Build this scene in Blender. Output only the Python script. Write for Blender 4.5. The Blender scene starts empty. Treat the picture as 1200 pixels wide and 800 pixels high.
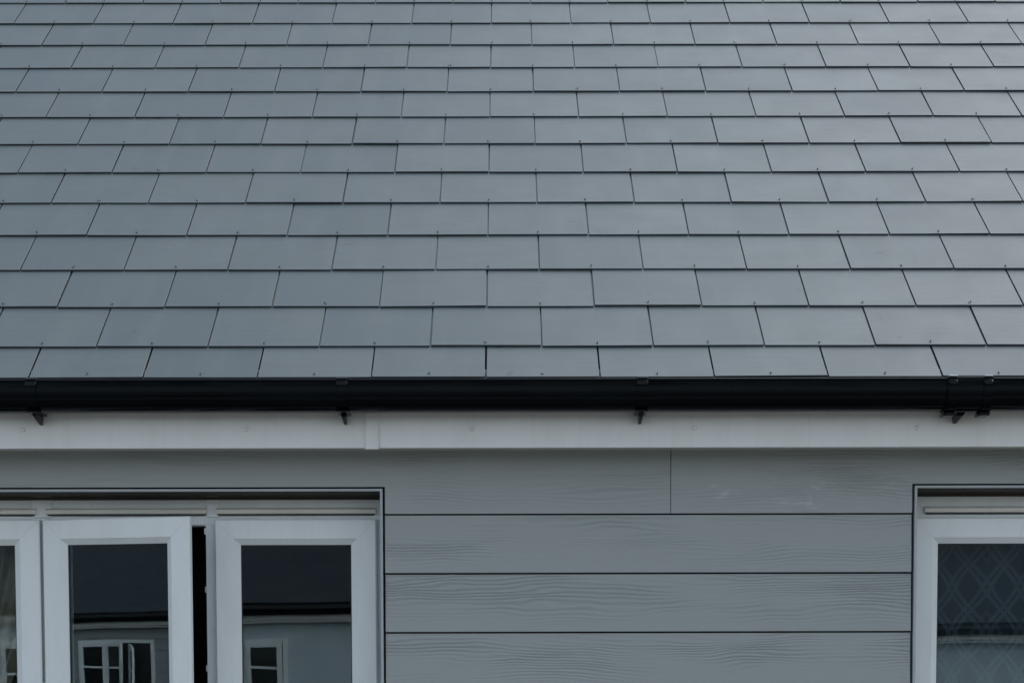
import bpy, bmesh, math, random
from mathutils import Vector, Matrix, Euler
random.seed(7)
R = math.radians
scene = bpy.context.scene
COL = scene.collection

# ------------------------------------------------------------------ camera
CAM = Vector((0.05498, -5.53191, 4.5))
F_PX, PY = 2360.18, 929.56            # focal length and principal row in 1200x800 photo pixels
cam = bpy.data.cameras.new('camera')
cam_ob = bpy.data.objects.new('camera', cam)
COL.objects.link(cam_ob)
cam.sensor_fit = 'HORIZONTAL'
cam.sensor_width = 36.0
cam.lens = 36.0 * F_PX / 1200.0
cam.shift_x = 0.0
cam.shift_y = (PY - 400.0) / 1200.0   # rising-front shift, as on a perspective-control lens
cam.clip_start = 0.05
cam.clip_end = 2000
rot = Matrix.Rotation(-0.00218, 4, 'Z') @ Matrix.Rotation(R(90 - 4.1), 4, 'X') @ Matrix.Rotation(-0.00223, 4, 'Z')
cam_ob.matrix_world = Matrix.Translation(CAM) @ rot
scene.camera = cam_ob

# ------------------------------------------------------------------ sky, sun, exposure
SUN_EL, SUN_AZ = 33.0, 58.0            # azimuth clockwise from +y: behind the roof, to the right
world = bpy.data.worlds.new('World')
scene.world = world
world.use_nodes = True
wn = world.node_tree.nodes
wl = world.node_tree.links
for n in list(wn):
    wn.remove(n)
sky = wn.new('ShaderNodeTexSky')
sky.sky_type = 'NISHITA'
sky.sun_disc = False
sky.sun_elevation = R(SUN_EL)
sky.sun_rotation = R(SUN_AZ)
sky.air_density = 1.0
sky.dust_density = 2.0
sky.ozone_density = 1.0
bg = wn.new('ShaderNodeBackground')
bg.inputs['Strength'].default_value = 0.12
wo = wn.new('ShaderNodeOutputWorld')
hs = wn.new('ShaderNodeHueSaturation')      # cloud veil: greyer than a clear sky, the same in every direction
hs.inputs['Saturation'].default_value = 0.50
wl.new(sky.outputs[0], hs.inputs['Color'])
wl.new(hs.outputs[0], bg.inputs['Color'])
wl.new(bg.outputs[0], wo.inputs['Surface'])

sun = bpy.data.lights.new('sun', 'SUN')
sun.energy = 0.6
sun.angle = R(90)
sun.color = (0.95, 1.0, 0.98)
sun_ob = bpy.data.objects.new('sun', sun)
COL.objects.link(sun_ob)
sd = Vector((math.sin(R(SUN_AZ)) * math.cos(R(SUN_EL)), math.cos(R(SUN_AZ)) * math.cos(R(SUN_EL)), math.sin(R(SUN_EL))))
sun_ob.rotation_euler = sd.to_track_quat('Z', 'Y').to_euler()
sun_ob.location = sd * 30

scene.view_settings.view_transform = 'Standard'
scene.view_settings.look = 'None'
scene.view_settings.gamma = 1.0
scene.view_settings.use_curve_mapping = False
scene.view_settings.exposure = 1.40
scene.render.engine = 'CYCLES'

# ------------------------------------------------------------------ material helpers
def srgb(r, g, b):
    def c(v):
        v /= 255.0
        return v / 12.92 if v <= 0.04045 else ((v + 0.055) / 1.055) ** 2.4
    return (c(r), c(g), c(b), 1)

class NT:
    def __init__(self, name):
        self.m = bpy.data.materials.new(name)
        self.m.use_nodes = True
        self.t = self.m.node_tree
        self.b = self.t.nodes.get('Principled BSDF')
        self.out = self.t.nodes.get('Material Output')
    def n(self, typ, **kw):
        x = self.t.nodes.new('ShaderNode' + typ)
        for k, v in kw.items():
            if isinstance(k, str) and hasattr(x, k):
                setattr(x, k, v)
        return x
    def l(self, a, b):
        self.t.links.new(a, b)
    def math(self, op, a, b=None, c=None, clamp=False):
        x = self.t.nodes.new('ShaderNodeMath')
        x.operation = op
        x.use_clamp = clamp
        for i, v in enumerate((a, b, c)):
            if v is None:
                continue
            if isinstance(v, (int, float)):
                x.inputs[i].default_value = v
            else:
                self.l(v, x.inputs[i])
        return x.outputs[0]
    def noise(self, vec, scale, detail=3, rough=0.5, dist=0.0):
        x = self.t.nodes.new('ShaderNodeTexNoise')
        x.inputs['Scale'].default_value = scale
        x.inputs['Detail'].default_value = detail
        x.inputs['Roughness'].default_value = rough
        x.inputs['Distortion'].default_value = dist
        self.l(vec, x.inputs['Vector'])
        return x.outputs['Fac']
    def ramp(self, fac, stops):
        x = self.t.nodes.new('ShaderNodeValToRGB')
        e = x.color_ramp.elements
        while len(e) < len(stops):
            e.new(0.5)
        for i, (p, c) in enumerate(stops):
            e[i].position = p
            e[i].color = c if len(c) == 4 else (*c, 1)
        self.l(fac, x.inputs['Fac'])
        return x.outputs['Color']
    def rng(self, v, a, b, c, d):
        x = self.t.nodes.new('ShaderNodeMapRange')
        x.inputs[1].default_value = a
        x.inputs[2].default_value = b
        x.inputs[3].default_value = c
        x.inputs[4].default_value = d
        self.l(v, x.inputs[0])
        return x.outputs[0]
    def mapv(self, vec, scale=(1, 1, 1), loc=(0, 0, 0), rotn=(0, 0, 0)):
        x = self.t.nodes.new('ShaderNodeMapping')
        x.inputs['Scale'].default_value = scale
        x.inputs['Location'].default_value = loc
        x.inputs['Rotation'].default_value = rotn
        self.l(vec, x.inputs['Vector'])
        return x.outputs[0]
    def mixc(self, fac, a, b, mode='MIX'):
        x = self.t.nodes.new('ShaderNodeMix')
        x.data_type = 'RGBA'
        x.blend_type = mode
        for s, v in ((x.inputs[0], fac), (x.inputs[6], a), (x.inputs[7], b)):
            if isinstance(v, (int, float)):
                s.default_value = v
            elif isinstance(v, tuple):
                s.default_value = v if len(v) == 4 else (*v, 1)
            else:
                self.l(v, s)
        return x.outputs[2]
    def bump(self, h, strength, dist):
        x = self.t.nodes.new('ShaderNodeBump')
        x.inputs['Strength'].default_value = strength
        x.inputs['Distance'].default_value = dist
        self.l(h, x.inputs['Height'])
        self.l(x.outputs[0], self.b.inputs['Normal'])
        return x
    def obj(self):
        return self.t.nodes.new('ShaderNodeTexCoord').outputs['Object']
    def geo(self):
        return self.t.nodes.new('ShaderNodeNewGeometry').outputs['Position']
    def rand(self):
        return self.t.nodes.new('ShaderNodeObjectInfo').outputs['Random']
    def randvec(self, vec, k=40.0):
        c = self.t.nodes.new('ShaderNodeCombineXYZ')
        r = self.rand()
        self.l(self.math('MULTIPLY', r, k), c.inputs[0])
        self.l(self.math('MULTIPLY', r, k * 1.7), c.inputs[1])
        self.l(self.math('MULTIPLY', r, k * 0.6), c.inputs[2])
        a = self.t.nodes.new('ShaderNodeVectorMath')
        a.operation = 'ADD'
        self.l(vec, a.inputs[0])
        self.l(c.outputs[0], a.inputs[1])
        return a.outputs[0]
    def base(self, c):
        if isinstance(c, tuple):
            self.b.inputs['Base Color'].default_value = c if len(c) == 4 else (*c, 1)
        else:
            self.l(c, self.b.inputs['Base Color'])
    def rough(self, r):
        if isinstance(r, (int, float)):
            self.b.inputs['Roughness'].default_value = r
        else:
            self.l(r, self.b.inputs['Roughness'])

def m_simple(name, c, rough=0.5, var=0.12, scale=8.0, metal=0.0):
    t = NT(name)
    v = t.noise(t.geo(), scale, 4)
    t.base(t.mixc(t.rng(v, 0.3, 0.7, 0.0, 1.0), tuple(x * (1 - var) for x in c), tuple(min(1, x * (1 + var)) for x in c)))
    t.rough(rough)
    t.b.inputs['Metallic'].default_value = metal
    return t.m

def m_slate():
    t = NT('fibre_cement_slate')
    o = t.randvec(t.obj())
    r = t.rand()
    n1 = t.noise(t.mapv(o, (3, 3, 3)), 2.2, 4, 0.55)
    n2 = t.noise(t.mapv(o, (1, 14, 1)), 5, 3)
    n3 = t.noise(o, 160, 3, 0.6)
    c = t.ramp(r, [(0.0, (0.060, 0.087, 0.093)), (0.5, (0.075, 0.101, 0.104)), (1.0, (0.092, 0.117, 0.117))])
    c = t.mixc(t.rng(n1, 0.3, 0.7, 0, 0.5), c, (0.090, 0.110, 0.107))
    c = t.mixc(t.rng(n2, 0.35, 0.7, 0, 0.40), c, (0.058, 0.080, 0.094))
    c = t.mixc(t.rng(n3, 0.62, 0.75, 0, 0.3), c, (0.055, 0.064, 0.07))
    # sparse lichen specks and a faint run-off bloom, each slate its own
    sp = t.noise(t.mapv(o, (26, 26, 26)), 1.0, 2, 0.4)
    c = t.mixc(t.rng(sp, 0.73, 0.77, 0, 0.45), c, (0.035, 0.04, 0.042))
    bl = t.noise(t.mapv(o, (9, 1.6, 1)), 1.0, 3, 0.6)
    c = t.mixc(t.rng(bl, 0.45, 0.72, 0, 0.42), c, (0.112, 0.133, 0.133))
    t.base(c)
    t.rough(t.rng(n1, 0.3, 0.7, 0.44, 0.50))
    t.b.inputs['Specular IOR Level'].default_value = 0.6
    h = t.math('ADD', t.math('MULTIPLY', n3, 0.5), t.math('MULTIPLY', n1, 0.8))
    t.bump(h, 0.25, 0.0015)
    return t.m

def m_board(scuffs=False):
    t = NT('embossed_cladding' + ('_scuffed' if scuffs else ''))
    ob = t.obj()
    o = t.randvec(ob, 30)
    warp = t.noise(t.mapv(o, (1.6, 1, 9)), 1.0, 2, 0.5)
    warp2 = t.noise(t.mapv(o, (5, 1, 22)), 1.0, 2, 0.5)
    sep = t.n('SeparateXYZ')
    t.l(ob, sep.inputs[0])
    z = sep.outputs['Z']
    ph = t.math('ADD', t.math('MULTIPLY', z, 620.0), t.math('ADD', t.math('MULTIPLY', warp, 52.0), t.math('MULTIPLY', warp2, 15.0)))
    w = t.math('SINE', ph)
    w = t.math('MULTIPLY', t.math('ADD', w, 1.0), 0.5)
    amp = t.noise(t.mapv(o, (2.2, 1, 14)), 1.0, 2, 0.5)
    amp = t.rng(amp, 0.42, 0.62, 0.05, 1.0)
    fade = t.rng(z, 0.012, 0.07, 0.12, 1.0)
    k = t.math('MULTIPLY', amp, fade)
    fine = t.noise(t.mapv(o, (12, 1, 260)), 1.0, 3, 0.6)
    h = t.math('ADD', t.math('MULTIPLY', w, k), t.math('MULTIPLY', fine, 0.35))
    c = t.mixc(t.math('MULTIPLY', t.math('MULTIPLY', w, k), 0.46), (0.282, 0.309, 0.305), (0.192, 0.213, 0.213))
    big = t.noise(t.mapv(o, (2, 1, 6)), 1.5, 3)
    c = t.mixc(t.rng(big, 0.35, 0.65, 0, 0.16), c, (0.29, 0.305, 0.305))
    if scuffs:
        p = t.geo()
        s = t.noise(t.mapv(p, (9, 1, 34), rotn=(0, R(-10), 0)), 1.0, 4, 0.62, 1.2)
        sp = t.n('SeparateXYZ')
        t.l(p, sp.inputs[0])
        dx = t.math('DIVIDE', t.math('SUBTRACT', sp.outputs['X'], 0.86), 0.30)
        dz = t.math('DIVIDE', t.math('SUBTRACT', sp.outputs['Z'], 4.925), 0.060)
        d = t.math('ADD', t.math('MULTIPLY', dx, dx), t.math('MULTIPLY', dz, dz))
        msk = t.rng(d, 0.15, 1.1, 1.0, 0.0)
        sc = t.math('MULTIPLY', t.rng(s, 0.56, 0.68, 0.0, 0.42), msk, clamp=True)
        c = t.mixc(sc, c, (0.52, 0.54, 0.55))
    t.base(c)
    t.rough(0.55)
    t.bump(h, 0.8, 0.0016)
    return t.m

def m_pvc(name='white_upvc', c=(0.70, 0.735, 0.735), rough=0.32, dirt=0.35):
    t = NT(name)
    p = t.geo()
    n1 = t.noise(t.mapv(p, (14, 14, 3)), 1.0, 4, 0.6)
    n2 = t.noise(t.mapv(p, (60, 60, 9)), 1.0, 4, 0.65, 0.5)
    cc = t.mixc(t.rng(n1, 0.45, 0.75, 0, dirt), c, tuple(x * y for x, y in zip(c, (0.80, 0.80, 0.78))))
    cc = t.mixc(t.rng(n2, 0.64, 0.74, 0, dirt * 0.8), cc, (0.40, 0.39, 0.36))
    if 'fascia' in name:
        st = t.noise(t.mapv(p, (26, 26, 1.2)), 1.0, 4, 0.7)
        cc = t.mixc(t.rng(st, 0.52, 0.76, 0, 0.16), cc, (0.36, 0.35, 0.31))
    t.base(cc)
    t.rough(t.rng(n1, 0.3, 0.7, rough, rough + 0.15))
    return t.m

def m_gutter():
    t = NT('black_gutter_plastic')
    p = t.geo()
    n1 = t.noise(t.mapv(p, (3, 20, 20)), 1.0, 4, 0.6)
    t.base(t.mixc(t.rng(n1, 0.4, 0.75, 0, 1), (0.0008, 0.002, 0.0034), (0.0022, 0.0045, 0.006)))
    t.rough(t.rng(n1, 0.3, 0.7, 0.10, 0.22))
    t.b.inputs['Specular IOR Level'].default_value = 0.12
    return t.m

def m_glass():
    t = NT('window_glass')
    for n in list(t.t.nodes):
        if n != t.out:
            t.t.nodes.remove(n)
    tr = t.n('BsdfTransparent')
    tr.inputs['Color'].default_value = (0.86, 0.90, 0.90, 1)
    gl = t.n('BsdfGlossy')
    gl.inputs['Roughness'].default_value = 0.0
    gl.inputs['Color'].default_value = (0.78, 0.92, 1.0, 1)
    fr = t.n('Fresnel')
    fr.inputs['IOR'].default_value = 1.75
    nz = t.noise(t.obj(), 2.4, 1)
    bp = t.n('Bump')
    bp.inputs['Strength'].default_value = 0.035
    bp.inputs['Distance'].default_value = 0.012
    t.l(nz, bp.inputs['Height'])
    t.l(bp.outputs[0], gl.inputs['Normal'])
    mx = t.n('MixShader')
    t.l(fr.outputs[0], mx.inputs[0])
    t.l(tr.outputs[0], mx.inputs[1])
    t.l(gl.outputs[0], mx.inputs[2])
    t.l(mx.outputs[0], t.out.inputs['Surface'])
    return t.m

def m_lattice():
    """Blind fabric woven with a pale ogee lattice."""
    t = NT('ogee_lattice_fabric')
    sep = t.n('SeparateXYZ')
    t.l(t.obj(), sep.inputs[0])
    u = t.math('DIVIDE', sep.outputs['X'], 0.19)
    v = t.math('DIVIDE', sep.outputs['Z'], 0.26)
    s = t.math('ADD', t.math('MULTIPLY', t.math('SINE', t.math('MULTIPLY', v, 2 * math.pi)), 0.10), t.math('MULTIPLY', t.math('SUBTRACT', t.math('PINGPONG', t.math('ADD', v, 20.25), 0.5), 0.25), 0.60))
    lines = None
    for sg, off in ((1, 0.25), (-1, 0.75), (1, 0.75), (-1, 0.25)):
        a = t.math('ADD', u, t.math('MULTIPLY', s, sg))
        a = t.math('FRACT', t.math('ADD', a, off + 20))
        d = t.math('ABSOLUTE', t.math('SUBTRACT', a, 0.5))
        li = t.rng(t.math('ABSOLUTE', t.math('SUBTRACT', d, 0.055)), 0.022, 0.042, 1.0, 0.0)
        lines = li if lines is None else t.math('MAXIMUM', lines, li)
    # inner diamonds
    cu = t.math('ABSOLUTE', t.math('SUBTRACT', t.math('FRACT', t.math('ADD', u, 20.0)), 0.5))
    cv = t.math('ABSOLUTE', t.math('SUBTRACT', t.math('FRACT', t.math('ADD', v, 20.25)), 0.5))
    dd = t.math('ADD', t.math('MULTIPLY', cu, 1.0), t.math('MULTIPLY', cv, 0.9))
    ring = t.rng(t.math('ABSOLUTE', t.math('SUBTRACT', dd, 0.2)), 0.02, 0.04, 0.6, 0.0)
    lines = t.math('MAXIMUM', lines, ring)
    nz = t.noise(t.mapv(t.obj(), (300, 300, 300)), 1.0, 2)
    lines = t.math('MULTIPLY', lines, t.rng(nz, 0.2, 0.8, 0.5, 1.0))
    t.base(t.mixc(lines, (0.030, 0.042, 0.054), (0.12, 0.145, 0.165)))
    t.rough(0.85)
    return t.m

def m_roof_far():
    t = NT('distant_slate')
    b = t.n('TexBrick')
    b.inputs['Scale'].default_value = 1.0
    b.inputs['Brick Width'].default_value = 0.3
    b.inputs['Row Height'].default_value = 0.25
    b.inputs['Mortar Size'].default_value = 0.008
    b.inputs['Color1'].default_value = (0.030, 0.038, 0.045, 1)
    b.inputs['Color2'].default_value = (0.038, 0.046, 0.052, 1)
    b.inputs['Mortar'].default_value = (0.02, 0.022, 0.025, 1)
    t.l(t.obj(), b.inputs['Vector'])
    t.l(b.outputs['Color'], t.b.inputs['Base Color'])
    t.rough(0.6)
    return t.m

def m_ground():
    t = NT('gravelly_ground')
    p = t.geo()
    a = t.noise(p, 0.6, 4)
    b = t.noise(p, 30, 4, 0.7)
    c = t.mixc(t.rng(a, 0.35, 0.65, 0, 1), (0.105, 0.085, 0.06), (0.07, 0.075, 0.04))
    c = t.mixc(t.rng(b, 0.4, 0.7, 0, 0.6), c, (0.14, 0.12, 0.095))
    t.base(c)
    t.rough(0.9)
    t.bump(b, 0.6, 0.02)
    return t.m

M = dict(
    slate=m_slate(), board=m_board(), board_scuffed=m_board(True), pvc=m_pvc(),
    fascia=m_pvc('white_fascia_board', (0.66, 0.67, 0.66), 0.30, 0.25),
    gutter=m_gutter(), glass=m_glass(), lattice=m_lattice(), roof_far=m_roof_far(), ground=m_ground(),
    clip=m_simple('bright_clip_metal', (0.42, 0.44, 0.46), 0.3, 0.05, 60, 0.3),
    dullclip=m_simple('dull_clip_plastic', (0.055, 0.064, 0.07), 0.35, 0.2, 60),
    membrane=m_simple('dark_membrane', (0.022, 0.024, 0.027), 0.9),
    trim=m_simple('grey_trim', (0.34, 0.37, 0.39), 0.4, 0.06),
    head_shade=m_simple('dark_brown_head_shade', (0.040, 0.034, 0.030), 0.8, 0.2, 30),
    slate_edge_shade=m_simple('shaded_slate_edge', (0.026, 0.031, 0.034), 0.8, 0.3, 20),
    gasket=m_simple('black_gasket', (0.012, 0.013, 0.014), 0.5),
    rivet=m_simple('tarnished_copper', (0.045, 0.046, 0.046), 0.5, 0.3, 50),
    vent=m_simple('ivory_vent_plastic', (0.66, 0.64, 0.58), 0.4, 0.06),
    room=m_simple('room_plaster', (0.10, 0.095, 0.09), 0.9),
    curtain=m_simple('tan_curtain_cloth', (0.38, 0.32, 0.23), 0.9, 0.2, 20),
    render=m_simple('pale_render', (0.46, 0.52, 0.56), 0.85, 0.05, 1.5),
    brickwall=m_simple('grey_cladding_far', (0.24, 0.265, 0.28), 0.7, 0.1, 2),
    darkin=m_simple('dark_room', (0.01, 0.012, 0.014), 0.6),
    asphalt=m_simple('asphalt', (0.05, 0.05, 0.052), 0.85, 0.25, 12),
    paving=m_simple('concrete_paving', (0.27, 0.26, 0.24), 0.85, 0.15, 3),
    steel=m_simple('stay_steel', (0.55, 0.55, 0.55), 0.35, 0.1, 30, 0.9),
)

# ------------------------------------------------------------------ mesh helpers
def empty(name, loc=(0, 0, 0), parent=None):
    o = bpy.data.objects.new(name, None)
    COL.objects.link(o)
    o.location = loc
    o.empty_display_size = 0.2
    o.parent = parent
    return o

def tag(o, label=None, cat=None, group=None, kind=None):
    if label: o['label'] = label
    if cat: o['category'] = cat
    if group: o['group'] = group
    if kind: o['kind'] = kind
    return o

def link_mesh(name, me, parent=None, loc=(0, 0, 0), rotn=None):
    o = bpy.data.objects.new(name, me)
    COL.objects.link(o)
    o.parent = parent
    o.location = loc
    if rotn is not None:
        o.rotation_euler = rotn
    return o

def to_mesh(bm, name, mat, smooth=None):
    bmesh.ops.recalc_face_normals(bm, faces=bm.faces)
    me = bpy.data.meshes.new(name)
    bm.to_mesh(me)
    bm.free()
    me.materials.append(mat)
    if smooth is not None:
        for p in me.polygons:
            p.use_smooth = True
        me.set_sharp_from_angle(angle=R(smooth))
    return me

def obj(name, bm, mat, parent=None, loc=(0, 0, 0), rotn=None, smooth=None):
    return link_mesh(name, to_mesh(bm, name, mat, smooth), parent, loc, rotn)

def add_box(bm, x0, x1, y0, y1, z0, z1, bev=0.0, seg=1):
    r = bmesh.ops.create_cube(bm, size=1.0)
    vs = r['verts']
    for v in vs:
        v.co = Vector(((x0 + x1) / 2 + v.co.x * (x1 - x0), (y0 + y1) / 2 + v.co.y * (y1 - y0), (z0 + z1) / 2 + v.co.z * (z1 - z0)))
    if bev > 0:
        es = list({e for v in vs for e in v.link_edges})
        bmesh.ops.bevel(bm, geom=es, offset=bev, segments=seg, affect='EDGES', profile=0.5)
    return bm

def box(*a, **k):
    return add_box(bmesh.new(), *a, **k)

def add_extrude_x(bm, prof, x0, x1, caps=True):
    """prof: closed list of (y, z); swept from x0 to x1."""
    a = [bm.verts.new((x0, y, z)) for y, z in prof]
    b = [bm.verts.new((x1, y, z)) for y, z in prof]
    n = len(prof)
    for i in range(n):
        j = (i + 1) % n
        bm.faces.new((a[i], a[j], b[j], b[i]))
    if caps:
        bm.faces.new(a[::-1])
        bm.faces.new(b)
    return bm

def add_prism_xz(bm, pts, yf, th):
    """outline (x,z), front at y=yf(z), thickness th."""
    a = [bm.verts.new((x, yf(z), z)) for x, z in pts]
    b = [bm.verts.new((x, yf(z) + th, z)) for x, z in pts]
    n = len(pts)
    bm.faces.new(a)
    bm.faces.new(b[::-1])
    for i in range(n):
        j = (i + 1) % n
        bm.faces.new((a[j], a[i], b[i], b[j]))
    return bm

def add_mitred_frame(bm, x0, x1, z0, z1, prof, gap=0.00025):
    """prof: closed list of (inset, y). Four mitred members with hairline weld seams."""
    g = gap
    def corner(cx, cz, d):
        return (cx[0] + d * cx[1], cz[0] + d * cz[1])
    cs = [((x0, 1), (z0, 1)), ((x1, -1), (z0, 1)), ((x1, -1), (z1, -1)), ((x0, 1), (z1, -1))]
    for i in range(4):
        A, B = cs[i], cs[(i + 1) % 4]
        horizontal = (i % 2 == 0)
        ra, rb = [], []
        for d, y in prof:
            xa, za = corner(A[0], A[1], d)
            xb, zb = corner(B[0], B[1], d)
            if horizontal:
                s = 1 if xb > xa else -1
                xa += g * s; xb -= g * s
            else:
                s = 1 if zb > za else -1
                za += g * s; zb -= g * s
            ra.append(bm.verts.new((xa, y, za)))
            rb.append(bm.verts.new((xb, y, zb)))
        n = len(prof)
        for k in range(n):
            j = (k + 1) % n
            bm.faces.new((ra[k], ra[j], rb[j], rb[k]))
        bm.faces.new(ra)
        bm.faces.new(rb[::-1])
    return bm

# ------------------------------------------------------------------ ground and street (below the frame)
gm = bmesh.new()
bmesh.ops.create_grid(gm, x_segments=1, y_segments=1, size=600)
g = obj('ground', gm, M['ground'])
tag(g, kind='structure')
tag(obj('road', box(-60, 60, -12.5, -7.5, 0.0, 0.01), M['asphalt']), kind='structure')
tag(obj('pavement', box(-60, 60, -7.5, -5.8, 0.0, 0.12, bev=0.01), M['paving']), kind='structure')
tag(obj('pavement', box(-60, 60, -14.4, -12.5, 0.0, 0.12, bev=0.01), M['paving']), kind='structure')

# ------------------------------------------------------------------ the house
HX0, HX1 = -5.4, 5.4
house = empty('house', (0, 0, 0))
tag(house, 'grey clad house with slate roof, black gutter and white windows', 'house')

PITCH = R(34)
CP, SP = math.cos(PITCH), math.sin(PITCH)
Y2, Z2 = 5.50103 - 5.53191, 4.5 + 0.81626      # tail edge of the second course
GAUGE, SW, SL, TH = 0.25, 0.30, 0.60, 0.0052
TILT = 0.0218
def roof_pt(x, d, w=0.0):
    return Vector((x, Y2 + d * CP - w * SP, Z2 + d * SP + w * CP))

# deck under the slates
NROW = 22
DTOP = (NROW - 2) * GAUGE + 0.22
dk = bmesh.new()
def slab(bm, x0, x1, d0, d1, w0, w1):
    vs = []
    for x in (x0, x1):
        for d, w in ((d0, w0), (d1, w0), (d1, w1), (d0, w1)):
            vs.append(bm.verts.new(roof_pt(x, d, w)))
    f = [(0, 1, 2, 3), (7, 6, 5, 4), (0, 4, 5, 1), (1, 5, 6, 2), (2, 6, 7, 3), (3, 7, 4, 0)]
    for q in f:
        bm.faces.new([vs[i] for i in q])
slab(dk, HX0, HX1, -0.12, DTOP, -0.045, -0.019)
yr = roof_pt(0, DTOP, -0.019)
# rear slope of the same deck
yb = yr.y + (yr.y - Y2) + 0.15
zb = Z2 - 0.06
v = [dk.verts.new(c) for c in ((HX0, yr.y, yr.z), (HX1, yr.y, yr.z), (HX1, yb, zb), (HX0, yb, zb))]
dk.faces.new(v)
roof = obj('roof', dk, M['membrane'], house)

def slate_bm(bm, mat4, w=SW - 0.0036, ln=SL, bev=0.0004):
    r = bmesh.ops.create_cube(bm, size=1.0)
    for q in r['verts']:
        q.co = Vector((q.co.x * w, (q.co.y + 0.5) * ln, (q.co.z - 0.5) * TH))
    if bev:
        es = list({e for q in r['verts'] for e in q.link_edges})
        res = bmesh.ops.bevel(bm, geom=es, offset=bev, segments=1, affect='EDGES')
        vs = list({q for f in res['faces'] for q in f.verts} | {q for q in r['verts'] if q.is_valid})
    else:
        vs = r['verts']
    if mat4 is not None:
        bmesh.ops.transform(bm, matrix=mat4, verts=list(set(vs)))

slate_meshes = []
for k in range(3):
    b = bmesh.new()
    slate_bm(b, None, w=SW - 0.0042 - 0.0002 * k)
    me = to_mesh(b, 'slate', M['slate'])
    me.materials.append(M['slate_edge_shade'])
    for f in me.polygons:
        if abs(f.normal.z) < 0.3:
            f.material_index = 1          # slate edges, with the shade at laps and joints put into their colour
    slate_meshes.append(me)

field = bmesh.new()
riv = bmesh.new()
srnd = random.Random(3)
for j in range(1, NROW + 1):
    d = (j - 2) * GAUGE if j > 1 else -0.18229
    half = 1.98 if j > 13 else (1.36 + (j - 1) * 0.047)
    lift0 = -0.0016 if j == 1 else 0.0
    for k in range(-18, 19):
        xc = (k + 0.5) * SW if j % 2 else k * SW
        if abs(xc) > HX1 - 0.15:
            continue
        dd = d + srnd.gauss(0, 0.0009)
        p = roof_pt(xc + srnd.gauss(0, 0.0003), dd, lift0 + abs(srnd.gauss(0, 0.0006)))
        e = Euler((PITCH - TILT + srnd.gauss(0, 0.0012), srnd.gauss(0, 0.0022), srnd.gauss(0, 0.0012)), 'XYZ')
        if j <= 15 and abs(xc - 0.05) < half + 0.42:
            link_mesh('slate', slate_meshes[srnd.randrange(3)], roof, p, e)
        else:
            slate_bm(field, Matrix.Translation(p) @ e.to_matrix().to_4x4(), bev=0)
        if j <= 15:
            # copper disc rivet that pins the tail: bent pin standing out of the slate below centre
            m = Matrix.Translation(p) @ e.to_matrix().to_4x4()
            bend = srnd.uniform(-0.5, 0.5)
            rr = bmesh.ops.create_cone(riv, cap_ends=True, segments=6, radius1=0.0015, radius2=0.0012, depth=0.006)
            bmesh.ops.transform(riv, verts=rr['verts'], matrix=m @ Matrix.Translation((srnd.gauss(0, 0.003), 0.016 + srnd.gauss(0, 0.002), 0.0022)) @ Matrix.Rotation(bend, 4, 'Y') @ Matrix.Rotation(0.5, 4, 'X'))
            rr = bmesh.ops.create_cone(riv, cap_ends=True, segments=8, radius1=0.0030, radius2=0.0026, depth=0.0010)
            bmesh.ops.transform(riv, verts=rr['verts'], matrix=m @ Matrix.Translation((0, 0.015, 0.0006)))
tag(obj('slate_field', field, M['slate'], roof), kind='stuff')
tag(obj('slate_rivets', riv, M['rivet'], roof), kind='stuff')
rc = bmesh.new()
for s in range(24):
    x0 = HX0 + s * 0.45
    prof = []
    for i in range(9):
        a = math.pi * i / 8
        prof.append((yr.y + 0.11 * math.cos(a), yr.z + 0.02 + 0.07 * math.sin(a)))
    add_extrude_x(rc, prof, x0, x0 + 0.447)
obj('ridge_capping', rc, M['slate'], roof)

# ------------------------------------------------------------------ gutter
YRIM, YBACK, ZRIM, GD = -0.250, -0.138, 5.1966, 0.0775
YC, GW = (YRIM + YBACK) / 2, (YBACK - YRIM) / 2
def gut_curve(off, n=22, a0=0.0, a1=math.pi):
    pts = []
    for i in range(n + 1):
        a = a0 + (a1 - a0) * i / n
        c, s = math.cos(a), math.sin(a)
        ex = 0.82
        y = YC - math.copysign(abs(c) ** ex, c) * (GW + off)
        z = ZRIM - abs(s) ** ex * (GD + off)
        pts.append((y, z))
    return pts
gprof = gut_curve(0.0) + gut_curve(-0.0026)[::-1]
gm = bmesh.new()
add_extrude_x(gm, gprof, HX0, 1.2565)
add_extrude_x(gm, gprof, 1.2600, HX1)
def bead(bm, y, z, r, x0, x1, n=10):
    add_extrude_x(bm, [(y + r * math.cos(2 * math.pi * i / n), z + r * math.sin(2 * math.pi * i / n)) for i in range(n)], x0, x1)
bead(gm, YRIM + 0.0015, ZRIM - 0.001, 0.0042, HX0, HX1)
bead(gm, YBACK - 0.0015, ZRIM - 0.001, 0.0036, HX0, HX1)
gutter = obj('gutter', gm, M['gutter'], house, smooth=40)

def gusset(bm, x, wtop, wtip):
    """tapering bracket arm from the gutter's underside back to the fascia"""
    pts = [((-0.222, 5.1235), wtop), ((-0.1335, 5.128), wtop), ((-0.1335, 5.094), wtip), ((-0.147, 5.096), wtip), ((-0.205, 5.112), wtop)]
    a = [bm.verts.new((x - w / 2, y, z)) for (y, z), w in pts]
    b = [bm.verts.new((x + w / 2, y, z)) for (y, z), w in pts]
    n = len(pts)
    bm.faces.new(a); bm.faces.new(b[::-1])
    for i in range(n):
        q = (i + 1) % n
        bm.faces.new((a[q], a[i], b[i], b[q]))

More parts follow.
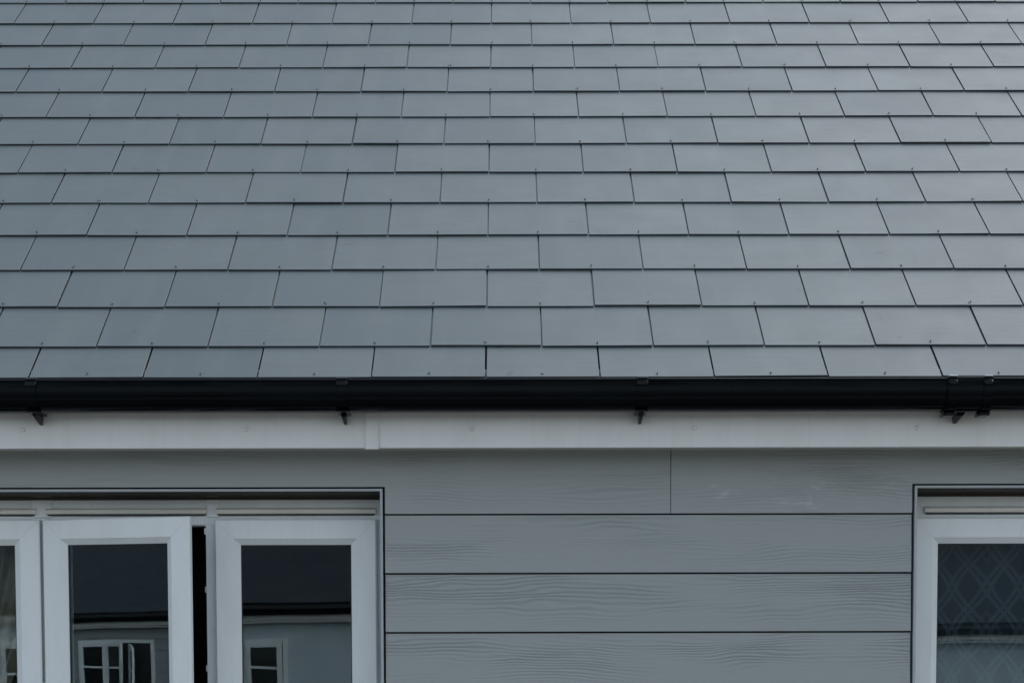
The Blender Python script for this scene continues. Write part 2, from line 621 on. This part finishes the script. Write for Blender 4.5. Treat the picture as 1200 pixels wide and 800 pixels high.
def bracket(x, w=0.024):
    b = bmesh.new()
    add_extrude_x(b, gut_curve(0.0034) + gut_curve(0.0006)[::-1], x - w / 2, x + w / 2)
    add_box(b, x - w / 2 - 0.003, x + w / 2 + 0.003, YRIM - 0.0065, YRIM + 0.006, ZRIM - 0.016, ZRIM - 0.003, bev=0.002)
    add_box(b, x - w / 2 - 0.004, x + w / 2 + 0.004, -0.235, -0.1335, 5.1165, 5.1205, bev=0.001)
    gusset(b, x, 0.013, 0.008)
    o = obj('bracket', b, M['gutter'], gutter, smooth=40)
    c = bmesh.new()
    add_box(c, x - 0.015, x + 0.015, YRIM - 0.0045, YRIM + 0.0085, ZRIM + 0.0028, ZRIM + 0.0052, bev=0.0012)
    obj('rim_clip', c, M['dullclip'], gutter)
for bx_ in (-1.972, -1.178, -0.372, 0.407, 2.02):
    bracket(bx_)

un = bmesh.new()
add_extrude_x(un, gut_curve(0.0050) + gut_curve(0.0008)[::-1], 1.197, 1.318)
for ux in (1.212, 1.303):
    add_extrude_x(un, gut_curve(0.0085) + gut_curve(0.0044)[::-1], ux - 0.011, ux + 0.011)
    add_box(un, ux - 0.016, ux + 0.014, -0.225, -0.165, 5.1055, 5.1145, bev=0.003)
    add_box(un, ux - 0.012, ux + 0.012, YRIM - 0.011, YRIM + 0.008, ZRIM - 0.018, ZRIM - 0.002, bev=0.003)
bead(un, YRIM + 0.001, ZRIM, 0.0062, 1.197, 1.318)
gusset(un, 1.243, 0.022, 0.009)
obj('union_bracket', un, M['gutter'], gutter, smooth=40)
for ux in (1.2125, 1.3035):
    c = bmesh.new()
    add_box(c, ux - 0.011, ux + 0.011, YRIM - 0.008, YRIM + 0.009, ZRIM + 0.005, ZRIM + 0.0090, bev=0.0022, seg=2)
    o = obj('union_clip', c, M['clip'], gutter)

# ------------------------------------------------------------------ fascia and soffit
FB = 5.0331
YF = -0.132
def fascia(x0, x1):
    b = bmesh.new()
    prof = [(YF + 0.018, FB + 0.002), (YF + 0.001, FB), (YF, FB + 0.002), (YF, FB + 0.205), (YF + 0.018, FB + 0.205)]
    add_extrude_x(b, prof, x0, x1)
    return obj('fascia_board', b, M['fascia'], house)
fa = fascia(HX0, -0.3035)
fb_ = fascia(-0.3015, HX1)
obj('fascia_joint_strip', box(-0.3206, -0.2844, YF - 0.0050, YF - 0.0003, FB - 0.0035, FB + 0.2, bev=0.0008), M['fascia'], house)
for i, px in enumerate((-1.825, -1.2279, -0.6351, -0.0375, 0.5536, 1.1427, 1.73)):
    b = bmesh.new()
    bmesh.ops.create_uvsphere(b, u_segments=12, v_segments=6, radius=0.0068)
    for q in b.verts:
        q.co = Vector((q.co.x, q.co.z * 0.5, q.co.y))
    obj('pin_head', b, M['fascia'], fa if px < -0.3 else fb_, (px, YF - 0.0006, 5.083), smooth=60)
obj('soffit', box(HX0, HX1, YF + 0.019, 0.004, FB + 0.006, FB + 0.016), M['fascia'], house)

# ------------------------------------------------------------------ walls of the house
WT = 4.9440        # underside of the window heads
WB = 3.72          # window bottoms
LX0, LX1 = -1.760, -0.2820       # left opening
RX0, RX1 = 1.1640, 2.6385          # right opening
HD = 8.6
wb = bmesh.new()
def wbox(x0, x1, z0, z1): add_box(wb, x0, x1, 0.014, 0.28, z0, z1)
wbox(HX0, HX1, WT, FB + 0.12)
wbox(HX0, LX0, WB, WT)
wbox(LX1, RX0, WB, WT)
wbox(RX1, HX1, WB, WT)
wbox(HX0, HX1, -0.05, WB)
wall = obj('wall', wb, M['membrane'], house)
for nm, a in (('side_wall', (HX0, HX0 + 0.2, 0.29, HD, -0.05, FB + 0.2)), ('side_wall', (HX1 - 0.2, HX1, 0.29, HD, -0.05, FB + 0.2)), ('rear_wall', (HX0, HX1, HD, HD + 0.25, -0.05, FB + 0.2))):
    obj(nm, box(*a), M['render'], house)
# gables
gb = bmesh.new()
for x in (HX0 + 0.02, HX1 - 0.02):
    q = [gb.verts.new((x, 0.0, FB + 0.1)), gb.verts.new((x, HD + 0.25, FB + 0.1)), gb.verts.new((x, yr.y, yr.z - 0.06))]
    gb.faces.new(q)
obj('gable_wall', gb, M['render'], house)
rm = bmesh.new()
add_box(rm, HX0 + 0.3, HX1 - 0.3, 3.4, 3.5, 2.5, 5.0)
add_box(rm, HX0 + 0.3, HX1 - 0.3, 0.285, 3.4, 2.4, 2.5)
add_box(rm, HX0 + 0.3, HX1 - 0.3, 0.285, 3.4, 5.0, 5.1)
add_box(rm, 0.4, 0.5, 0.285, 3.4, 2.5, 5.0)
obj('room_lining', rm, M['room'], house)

# cladding: every board is a piece of its own, with a recessed shadow joint below it
EXPO = 0.1603
BZ = [4.8664 - i * EXPO for i in range(30)]      # joint heights
GAPX = 0.0052
SEG = [(HX0, -1.7640), (-0.2772, 1.1590), (2.6435, HX1)]
def yfront(h): return lambda z: -0.0055 + 0.0055 * (z / h)
seg_mesh = []
for (x0, x1) in SEG:
    b = bmesh.new()
    h = EXPO - 0.0042
    f = yfront(h)
    w = x1 - x0
    prof = [(f(0) + 0.0012, 0.0), (f(0), 0.0012), (f(h), h - 0.0006), (f(h) + 0.0006, h), (0.0105, h), (0.0105, 0.0)]
    add_extrude_x(b, prof, -w / 2, w / 2)
    seg_mesh.append(to_mesh(b, 'cladding_board', M['board']))
for r_ in range(len(BZ) - 1):
    zb_ = BZ[r_ + 1] + 0.0021
    if zb_ < 0.15:
        break
    for s, (x0, x1) in enumerate(SEG):
        if zb_ + EXPO < WB - 0.09 and s > 0:
            continue
        if zb_ + EXPO < WB - 0.09:
            if r_ == len(BZ):
                continue
            b = bmesh.new()
            h = EXPO - 0.0042
            f = yfront(h)
            add_extrude_x(b, [(f(0), 0.0), (f(h), h), (0.0105, h), (0.0105, 0.0)], HX0, HX1)
            obj('cladding_board', b, M['board'], wall, (0, 0, zb_))
        else:
            link_mesh('cladding_board', seg_mesh[s], wall, ((x0 + x1) / 2 + random.uniform(-0.0006, 0.0006), 0, zb_))
# top boards, notched round the window heads, butt jointed
zt0 = BZ[0] + 0.0021
zn = 4.9415 - zt0
zh = 5.060 - zt0
ft = yfront(zh)
XJ = 0.5012
b = add_prism_xz(bmesh.new(), [(-3.2, zn), (-0.2772, zn), (-0.2772, 0), (XJ - 0.0009, 0), (XJ - 0.0009, zh), (-3.2, zh)], ft, 0.0105)
obj('cladding_board', b, M['board'], wall, (0, 0, zt0))
b = add_prism_xz(bmesh.new(), [(XJ + 0.0009, 0), (1.1590, 0), (1.1590, zn + 0.0055), (3.6, zn + 0.0055), (3.6, zh), (XJ + 0.0009, zh)], ft, 0.0105)
obj('cladding_board', b, M['board_scuffed'], wall, (0, 0, zt0))
b = add_prism_xz(bmesh.new(), [(HX0, zn), (-3.202, zn), (-3.202, zh), (HX0, zh)], ft, 0.0105)
obj('cladding_board', b, M['board'], wall, (0, 0, zt0))
b = add_prism_xz(bmesh.new(), [(3.602, zn), (HX1, zn), (HX1, zh), (3.602, zh)], ft, 0.0105)
obj('cladding_board', b, M['board'], wall, (0, 0, zt0))

# ------------------------------------------------------------------ windows
FY, SY = 0.135, 0.110       # faces of the fixed frame and of the sashes
MEM = 0.0715
K_ = (5.53191 + SY) / (5.53191 + 0.060)          # measured on a plane at y = 0.06: carry out to the sash plane
def wx(x): return CAM.x + (x - CAM.x) * K_
def wz(z): return CAM.z + (z - CAM.z) * K_
SASH_T = wz(4.8600)
SASH_P = [(0.022, 0.055), (0.022, 0.017), (0, 0.017), (0, 0.004), (0.004, 0.0), (0.0545, 0.0), (0.057, 0.002), (0.0715, 0.013), (0.0715, 0.040), (0.06, 0.055)]
def sash(parent, x0, x1, z0, z1, open_deg=0.0, hinge='L'):
    """Sash and its pane share a hinge origin on the outer edge."""
    w, h = x1 - x0, z1 - z0
    e = Euler((0, 0, R(-open_deg)), 'XYZ')
    so = obj('sash', add_mitred_frame(bmesh.new(), 0, w, 0, h, SASH_P), M['pvc'], parent, (x0, SY, z0), e, smooth=35)
    gl = obj('pane', box(MEM - 0.006, w - MEM + 0.006, 0.020, 0.0225, MEM - 0.006, h - MEM + 0.006), M['glass'], parent, (x0, SY, z0), e)
    gk = add_mitred_frame(bmesh.new(), MEM - 0.0035, w - MEM + 0.0035, MEM - 0.0035, h - MEM + 0.0035, [(0, 0.0150), (0.0062, 0.0158), (0.0062, 0.0195), (0, 0.0195)], 0)
    obj('gasket', gk, M['gasket'], parent, (x0, SY, z0), e)
    return so

def trim_frame(x0, x1, z0, z1, parent):
    """thin corner profile lining the opening: proud lip outside, reveal running in to the frame"""
    prof = [(0.0, -0.0065), (0.0012, -0.0078), (0.0058, -0.0078), (0.0072, -0.0064), (0.0072, FY + 0.003), (0.0, FY + 0.003)]
    o = obj('reveal_trim', add_mitred_frame(bmesh.new(), x0, x1, z0, z1, prof), M['trim'], parent)

def window(x0, x1, ztop, sashes, posts, vents):
    """x0,x1: outer size of the fixed frame; sashes (x0,x1,open); posts (x0,x1)."""
    sashes = [(wx(a), wx(b_), d_) for a, b_, d_ in sashes]
    posts = [(wx(a), wx(b_)) for a, b_ in posts]
    vents = [(wx(a), wx(b_)) for a, b_ in vents]
    f = bmesh.new()
    z0, z1 = WB + 0.01, ztop
    add_mitred_frame(f, x0, x1, z0, z1, [(0, FY + 0.07), (0, FY), (0.086, FY), (0.090, FY + 0.004), (0.090, FY + 0.07)], 0.0002)
    w = obj('window', f, M['pvc'], house)
    for a, b_ in posts:
        obj('mullion', box(a, b_, FY + 0.0015, FY + 0.068, z0 + 0.088, z1 - 0.084, bev=0.001), M['pvc'], w)
        obj('mullion_cap', box(a + 0.004, b_ - 0.004, FY - 0.005, FY - 0.001, SASH_T + 0.006, z1 - 0.002, bev=0.001), M['pvc'], w)
    for a, b_, deg in sashes:
        sash(w, a, b_, WB + 0.075, SASH_T, deg)
    for a, b_ in vents:
        v_ = bmesh.new()
        add_extrude_x(v_, [(FY - 0.0005, wz(4.8915)), (FY - 0.007, wz(4.8905)), (FY - 0.013, wz(4.886)), (FY - 0.0135, wz(4.8765)), (FY - 0.011, wz(4.8745)), (FY - 0.0005, wz(4.8745))], a, b_)
        obj('trickle_vent', v_, M['vent'], w)
        obj('vent_slot', box(a + 0.004, b_ - 0.004, FY - 0.006, FY - 0.0005, wz(4.8700), wz(4.8738)), M['gasket'], w)
    obj('sill', box(x0 - 0.03, x1 + 0.03, -0.045, FY + 0.05, WB - 0.03, WB + 0.009, bev=0.004), M['pvc'], w)
    return w

W1 = window(-1.7575, -0.2842, 4.9360,
            [(-1.681, -1.2345, 0), (-1.2268, -0.7850, 16.0), (-0.7520, -0.3050, 0)],
            [(-1.262, -1.199), (-0.7795, -0.735)],
            [(-1.70, -1.2455), (-1.2190, -0.7745), (-0.7491, -0.3074)])
trim_frame(-1.7575, -0.2835, WB - 0.02, 4.9365, W1)
def add_head_shade(x0, x1, zi, parent):
    # added dark brown board and strip: shade under the window head as colour
    obj('head_shade_board', box(x0, x1, 0.0005, FY - 0.0005, zi - 0.0022, zi - 0.0004), M['head_shade'], parent)
    obj('head_shade_strip', box(x0, x1, FY - 0.006, FY - 0.0003, zi - 0.0125, zi - 0.0030), M['head_shade'], parent)
add_head_shade(-1.750, -0.2910, 4.9293, W1)
# espagnolette gear on the post that the open sash uncovers
kp = bmesh.new()
for kz in (4.822, 4.66, 4.44, 4.2, 3.95):
    add_box(kp, wx(-0.7845), wx(-0.7790), FY + 0.004, FY + 0.016, kz, kz + 0.018, bev=0.001)
obj('lock_keep', kp, M['steel'], W1)
st = bmesh.new()
add_box(st, -1.20, -0.86, FY - 0.004, FY - 0.001, 4.851, 4.8535)
obj('friction_stay', st, M['steel'], W1)

W2 = window(1.1662, 2.6365, 4.9415,
            [(1.1760, 1.6260, 0), (1.676, 2.126, 0), (2.176, 2.617, 0)],
            [(1.62, 1.682), (2.12, 2.182)],
            [(1.2098, 1.61), (1.68, 2.12), (2.18, 2.59)])
trim_frame(1.1655, 2.637, WB - 0.02, 4.9420, W2)

add_head_shade(1.1730, 2.629, 4.9348, W2)

# ------------------------------------------------------------------ things hanging inside
bl = bmesh.new()
bv = []
for i in range(121):
    x = -0.72 + 1.44 * i / 120
    col = []
    for k in range(9):
        z = 1.3 * k / 8
        y = 0.016 * math.sin(x * 21 + 0.6 * math.sin(z * 2.1)) + 0.007 * math.sin(x * 47 + z * 1.3)
        col.append(bl.verts.new((x, y, z)))
    bv.append(col)
for i in range(120):
    for k in range(8):
        bl.faces.new((bv[i][k], bv[i + 1][k], bv[i + 1][k + 1], bv[i][k + 1]))
o = obj('net_curtain', bl, M['lattice'], None, (1.90, 0.25, 3.70), smooth=180)
tag(o, 'dark curtain with faint pale diamond lattice behind the window glass', 'curtain')

cu = bmesh.new()
nu, nv = 60, 24
grid = []
for i in range(nu + 1):
    row = []
    for k in range(nv + 1):
        t = k / nv
        z = 4.92 - 1.25 * t
        gather = 0.36 - 0.20 * math.sin(min(1, t * 1.25) * math.pi * 0.5) ** 2
        x = -1.72 + gather * i / nu * 1.35 + 0.01 * math.sin(i * 0.5 + t * 3)
        y = 0.26 + 0.022 * math.sin(i * 0.85) + 0.02 * math.sin(i * 0.31 + t * 4)
        row.append(cu.verts.new((x, y, z)))
    grid.append(row)
for i in range(nu):
    for k in range(nv):
        cu.faces.new((grid[i][k], grid[i + 1][k], grid[i + 1][k + 1], grid[i][k + 1]))
o = obj('curtain', cu, M['curtain'], None, smooth=180)
tag(o, 'tan gathered curtain hanging inside the three light window', 'curtain')

# ------------------------------------------------------------------ houses across the street (seen mirrored in the panes)
def opposite_house(x0, x1, ywall, zeave, wallmat, wins, label, boards=False):
    h = empty('terraced_house', ((x0 + x1) / 2, ywall, 0))
    tag(h, label, 'house', 'houses across the street')
    cx = (x0 + x1) / 2
    L = lambda x: x - cx
    b = bmesh.new()
    add_box(b, L(x0), L(x1), -6.0, 0.0, -0.05, zeave + 0.05)
    w = obj('wall', b, wallmat, h)
    if boards:
        zz = zeave - 0.02
        while zz > 1.0:
            zz -= EXPO
            b = bmesh.new()
            add_extrude_x(b, [(0.004, 0), (0.022, 0), (0.012, EXPO - 0.004), (0.004, EXPO - 0.004)], L(x0), L(x1))
            obj('cladding_board', b, wallmat, w, (0, 0, zz))
    b = bmesh.new()
    prof = [(0.20, -0.02), (-3.0, 2.0), (-6.2, -0.02), (-6.2, -0.08), (-3.0, 1.94), (0.20, -0.08)]
    vs = [(y, z + zeave + 0.24) for y, z in prof]
    add_extrude_x(b, vs, L(x0), L(x1))
    ro = obj('roof', b, M['membrane'], h)
    a = math.atan2(2.02, 3.2)
    ln = math.hypot(3.2, 2.02)
    rb = box(L(x0), L(x1), 0, ln, -0.002, 0.012)
    obj('slate_covering', rb, M['roof_far'], ro, (0, 0.22, zeave + 0.235), Euler((a, 0, math.pi), 'XYZ'))
    obj('fascia_board', box(L(x0), L(x1), 0.13, 0.15, zeave + 0.02, zeave + 0.15), M['fascia'], h)
    obj('soffit', box(L(x0), L(x1), -0.01, 0.129, zeave - 0.01, zeave + 0.01), M['fascia'], h)
    gp = [(0.21 + 0.058 * math.cos(math.pi + math.pi * i / 12), zeave + 0.165 - 0.08 * math.sin(math.pi * i / 12)) for i in range(13)]
    gp2 = [(0.21 + 0.054 * math.cos(math.pi + math.pi * i / 12), zeave + 0.165 - 0.076 * math.sin(math.pi * i / 12)) for i in range(13)]
    gq = bmesh.new()
    add_extrude_x(gq, gp + gp2[::-1], L(x0), L(x1))
    obj('gutter', gq, M['gutter'], h, smooth=40)
    for (wx0, wx1, wz0, wz1, lights, opens) in wins:
        fm = add_mitred_frame(bmesh.new(), L(wx0), L(wx1), wz0, wz1, [(0, 0.003), (0, 0.05), (0.05, 0.05), (0.05, 0.003)])
        wo_ = obj('window', fm, M['pvc'], h)
        pw = (wx1 - wx0 - 0.1) / lights
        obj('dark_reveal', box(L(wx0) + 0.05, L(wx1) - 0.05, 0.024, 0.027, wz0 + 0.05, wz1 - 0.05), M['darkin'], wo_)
        for i in range(lights):
            sx = L(wx0) + 0.05 + i * pw
            deg = opens[i]
            e = Euler((0, R(7 if deg > 20 else 0), R(deg)), 'XYZ')
            fr = add_mitred_frame(bmesh.new(), 0.004, pw - 0.004, 0, wz1 - wz0 - 0.1, [(0, 0.0), (0, 0.04), (0.055, 0.04), (0.055, 0.0)])
            obj('sash', fr, M['pvc'], wo_, (sx, 0.032, wz0 + 0.05), e)
            obj('pane', box(0.05, pw - 0.05, 0.018, 0.022, 0.05, wz1 - wz0 - 0.15), M['glass'], wo_, (sx, 0.032, wz0 + 0.05), e)
            obj('glazing_bar', box(0.05, pw - 0.05, 0.012, 0.03, (wz1 - wz0) * 0.62, (wz1 - wz0) * 0.62 + 0.03), M['pvc'], wo_, (sx, 0.032, wz0 + 0.05), e)
    return h
YO = -19.5
opposite_house(-34, -8.6, YO, 4.84, M['brickwall'],
               [(x, x + 1.6, 3.4, 4.64, 3, o3) for x, o3 in ((-30.4, (0, 0, 0)), (-24.4, (0, 25, 0)), (-20.0, (0, 18, 40)), (-16.45, (38, 0, 48)), (-12.6, (0, 30, 0)))],
               'grey boarded terraced house with open white casements across the street', True)
opposite_house(-8.58, 1.6, YO, 4.84, M['render'],
               [(-3.25, -2.72, 3.55, 4.62, 1, (6,)), (-6.8, -5.2, 3.4, 4.62, 3, (0, 0, 0))],
               'pale rendered terraced house with one narrow casement across the street')
opposite_house(1.62, 14, YO, 4.56, M['render'],
               [(3.6, 5.1, 3.1, 4.36, 3, (0, 25, 0)), (9.0, 10.6, 3.1, 4.36, 3, (0, 0, 0))],
               'pale rendered terraced house with the lower eaves across the street')
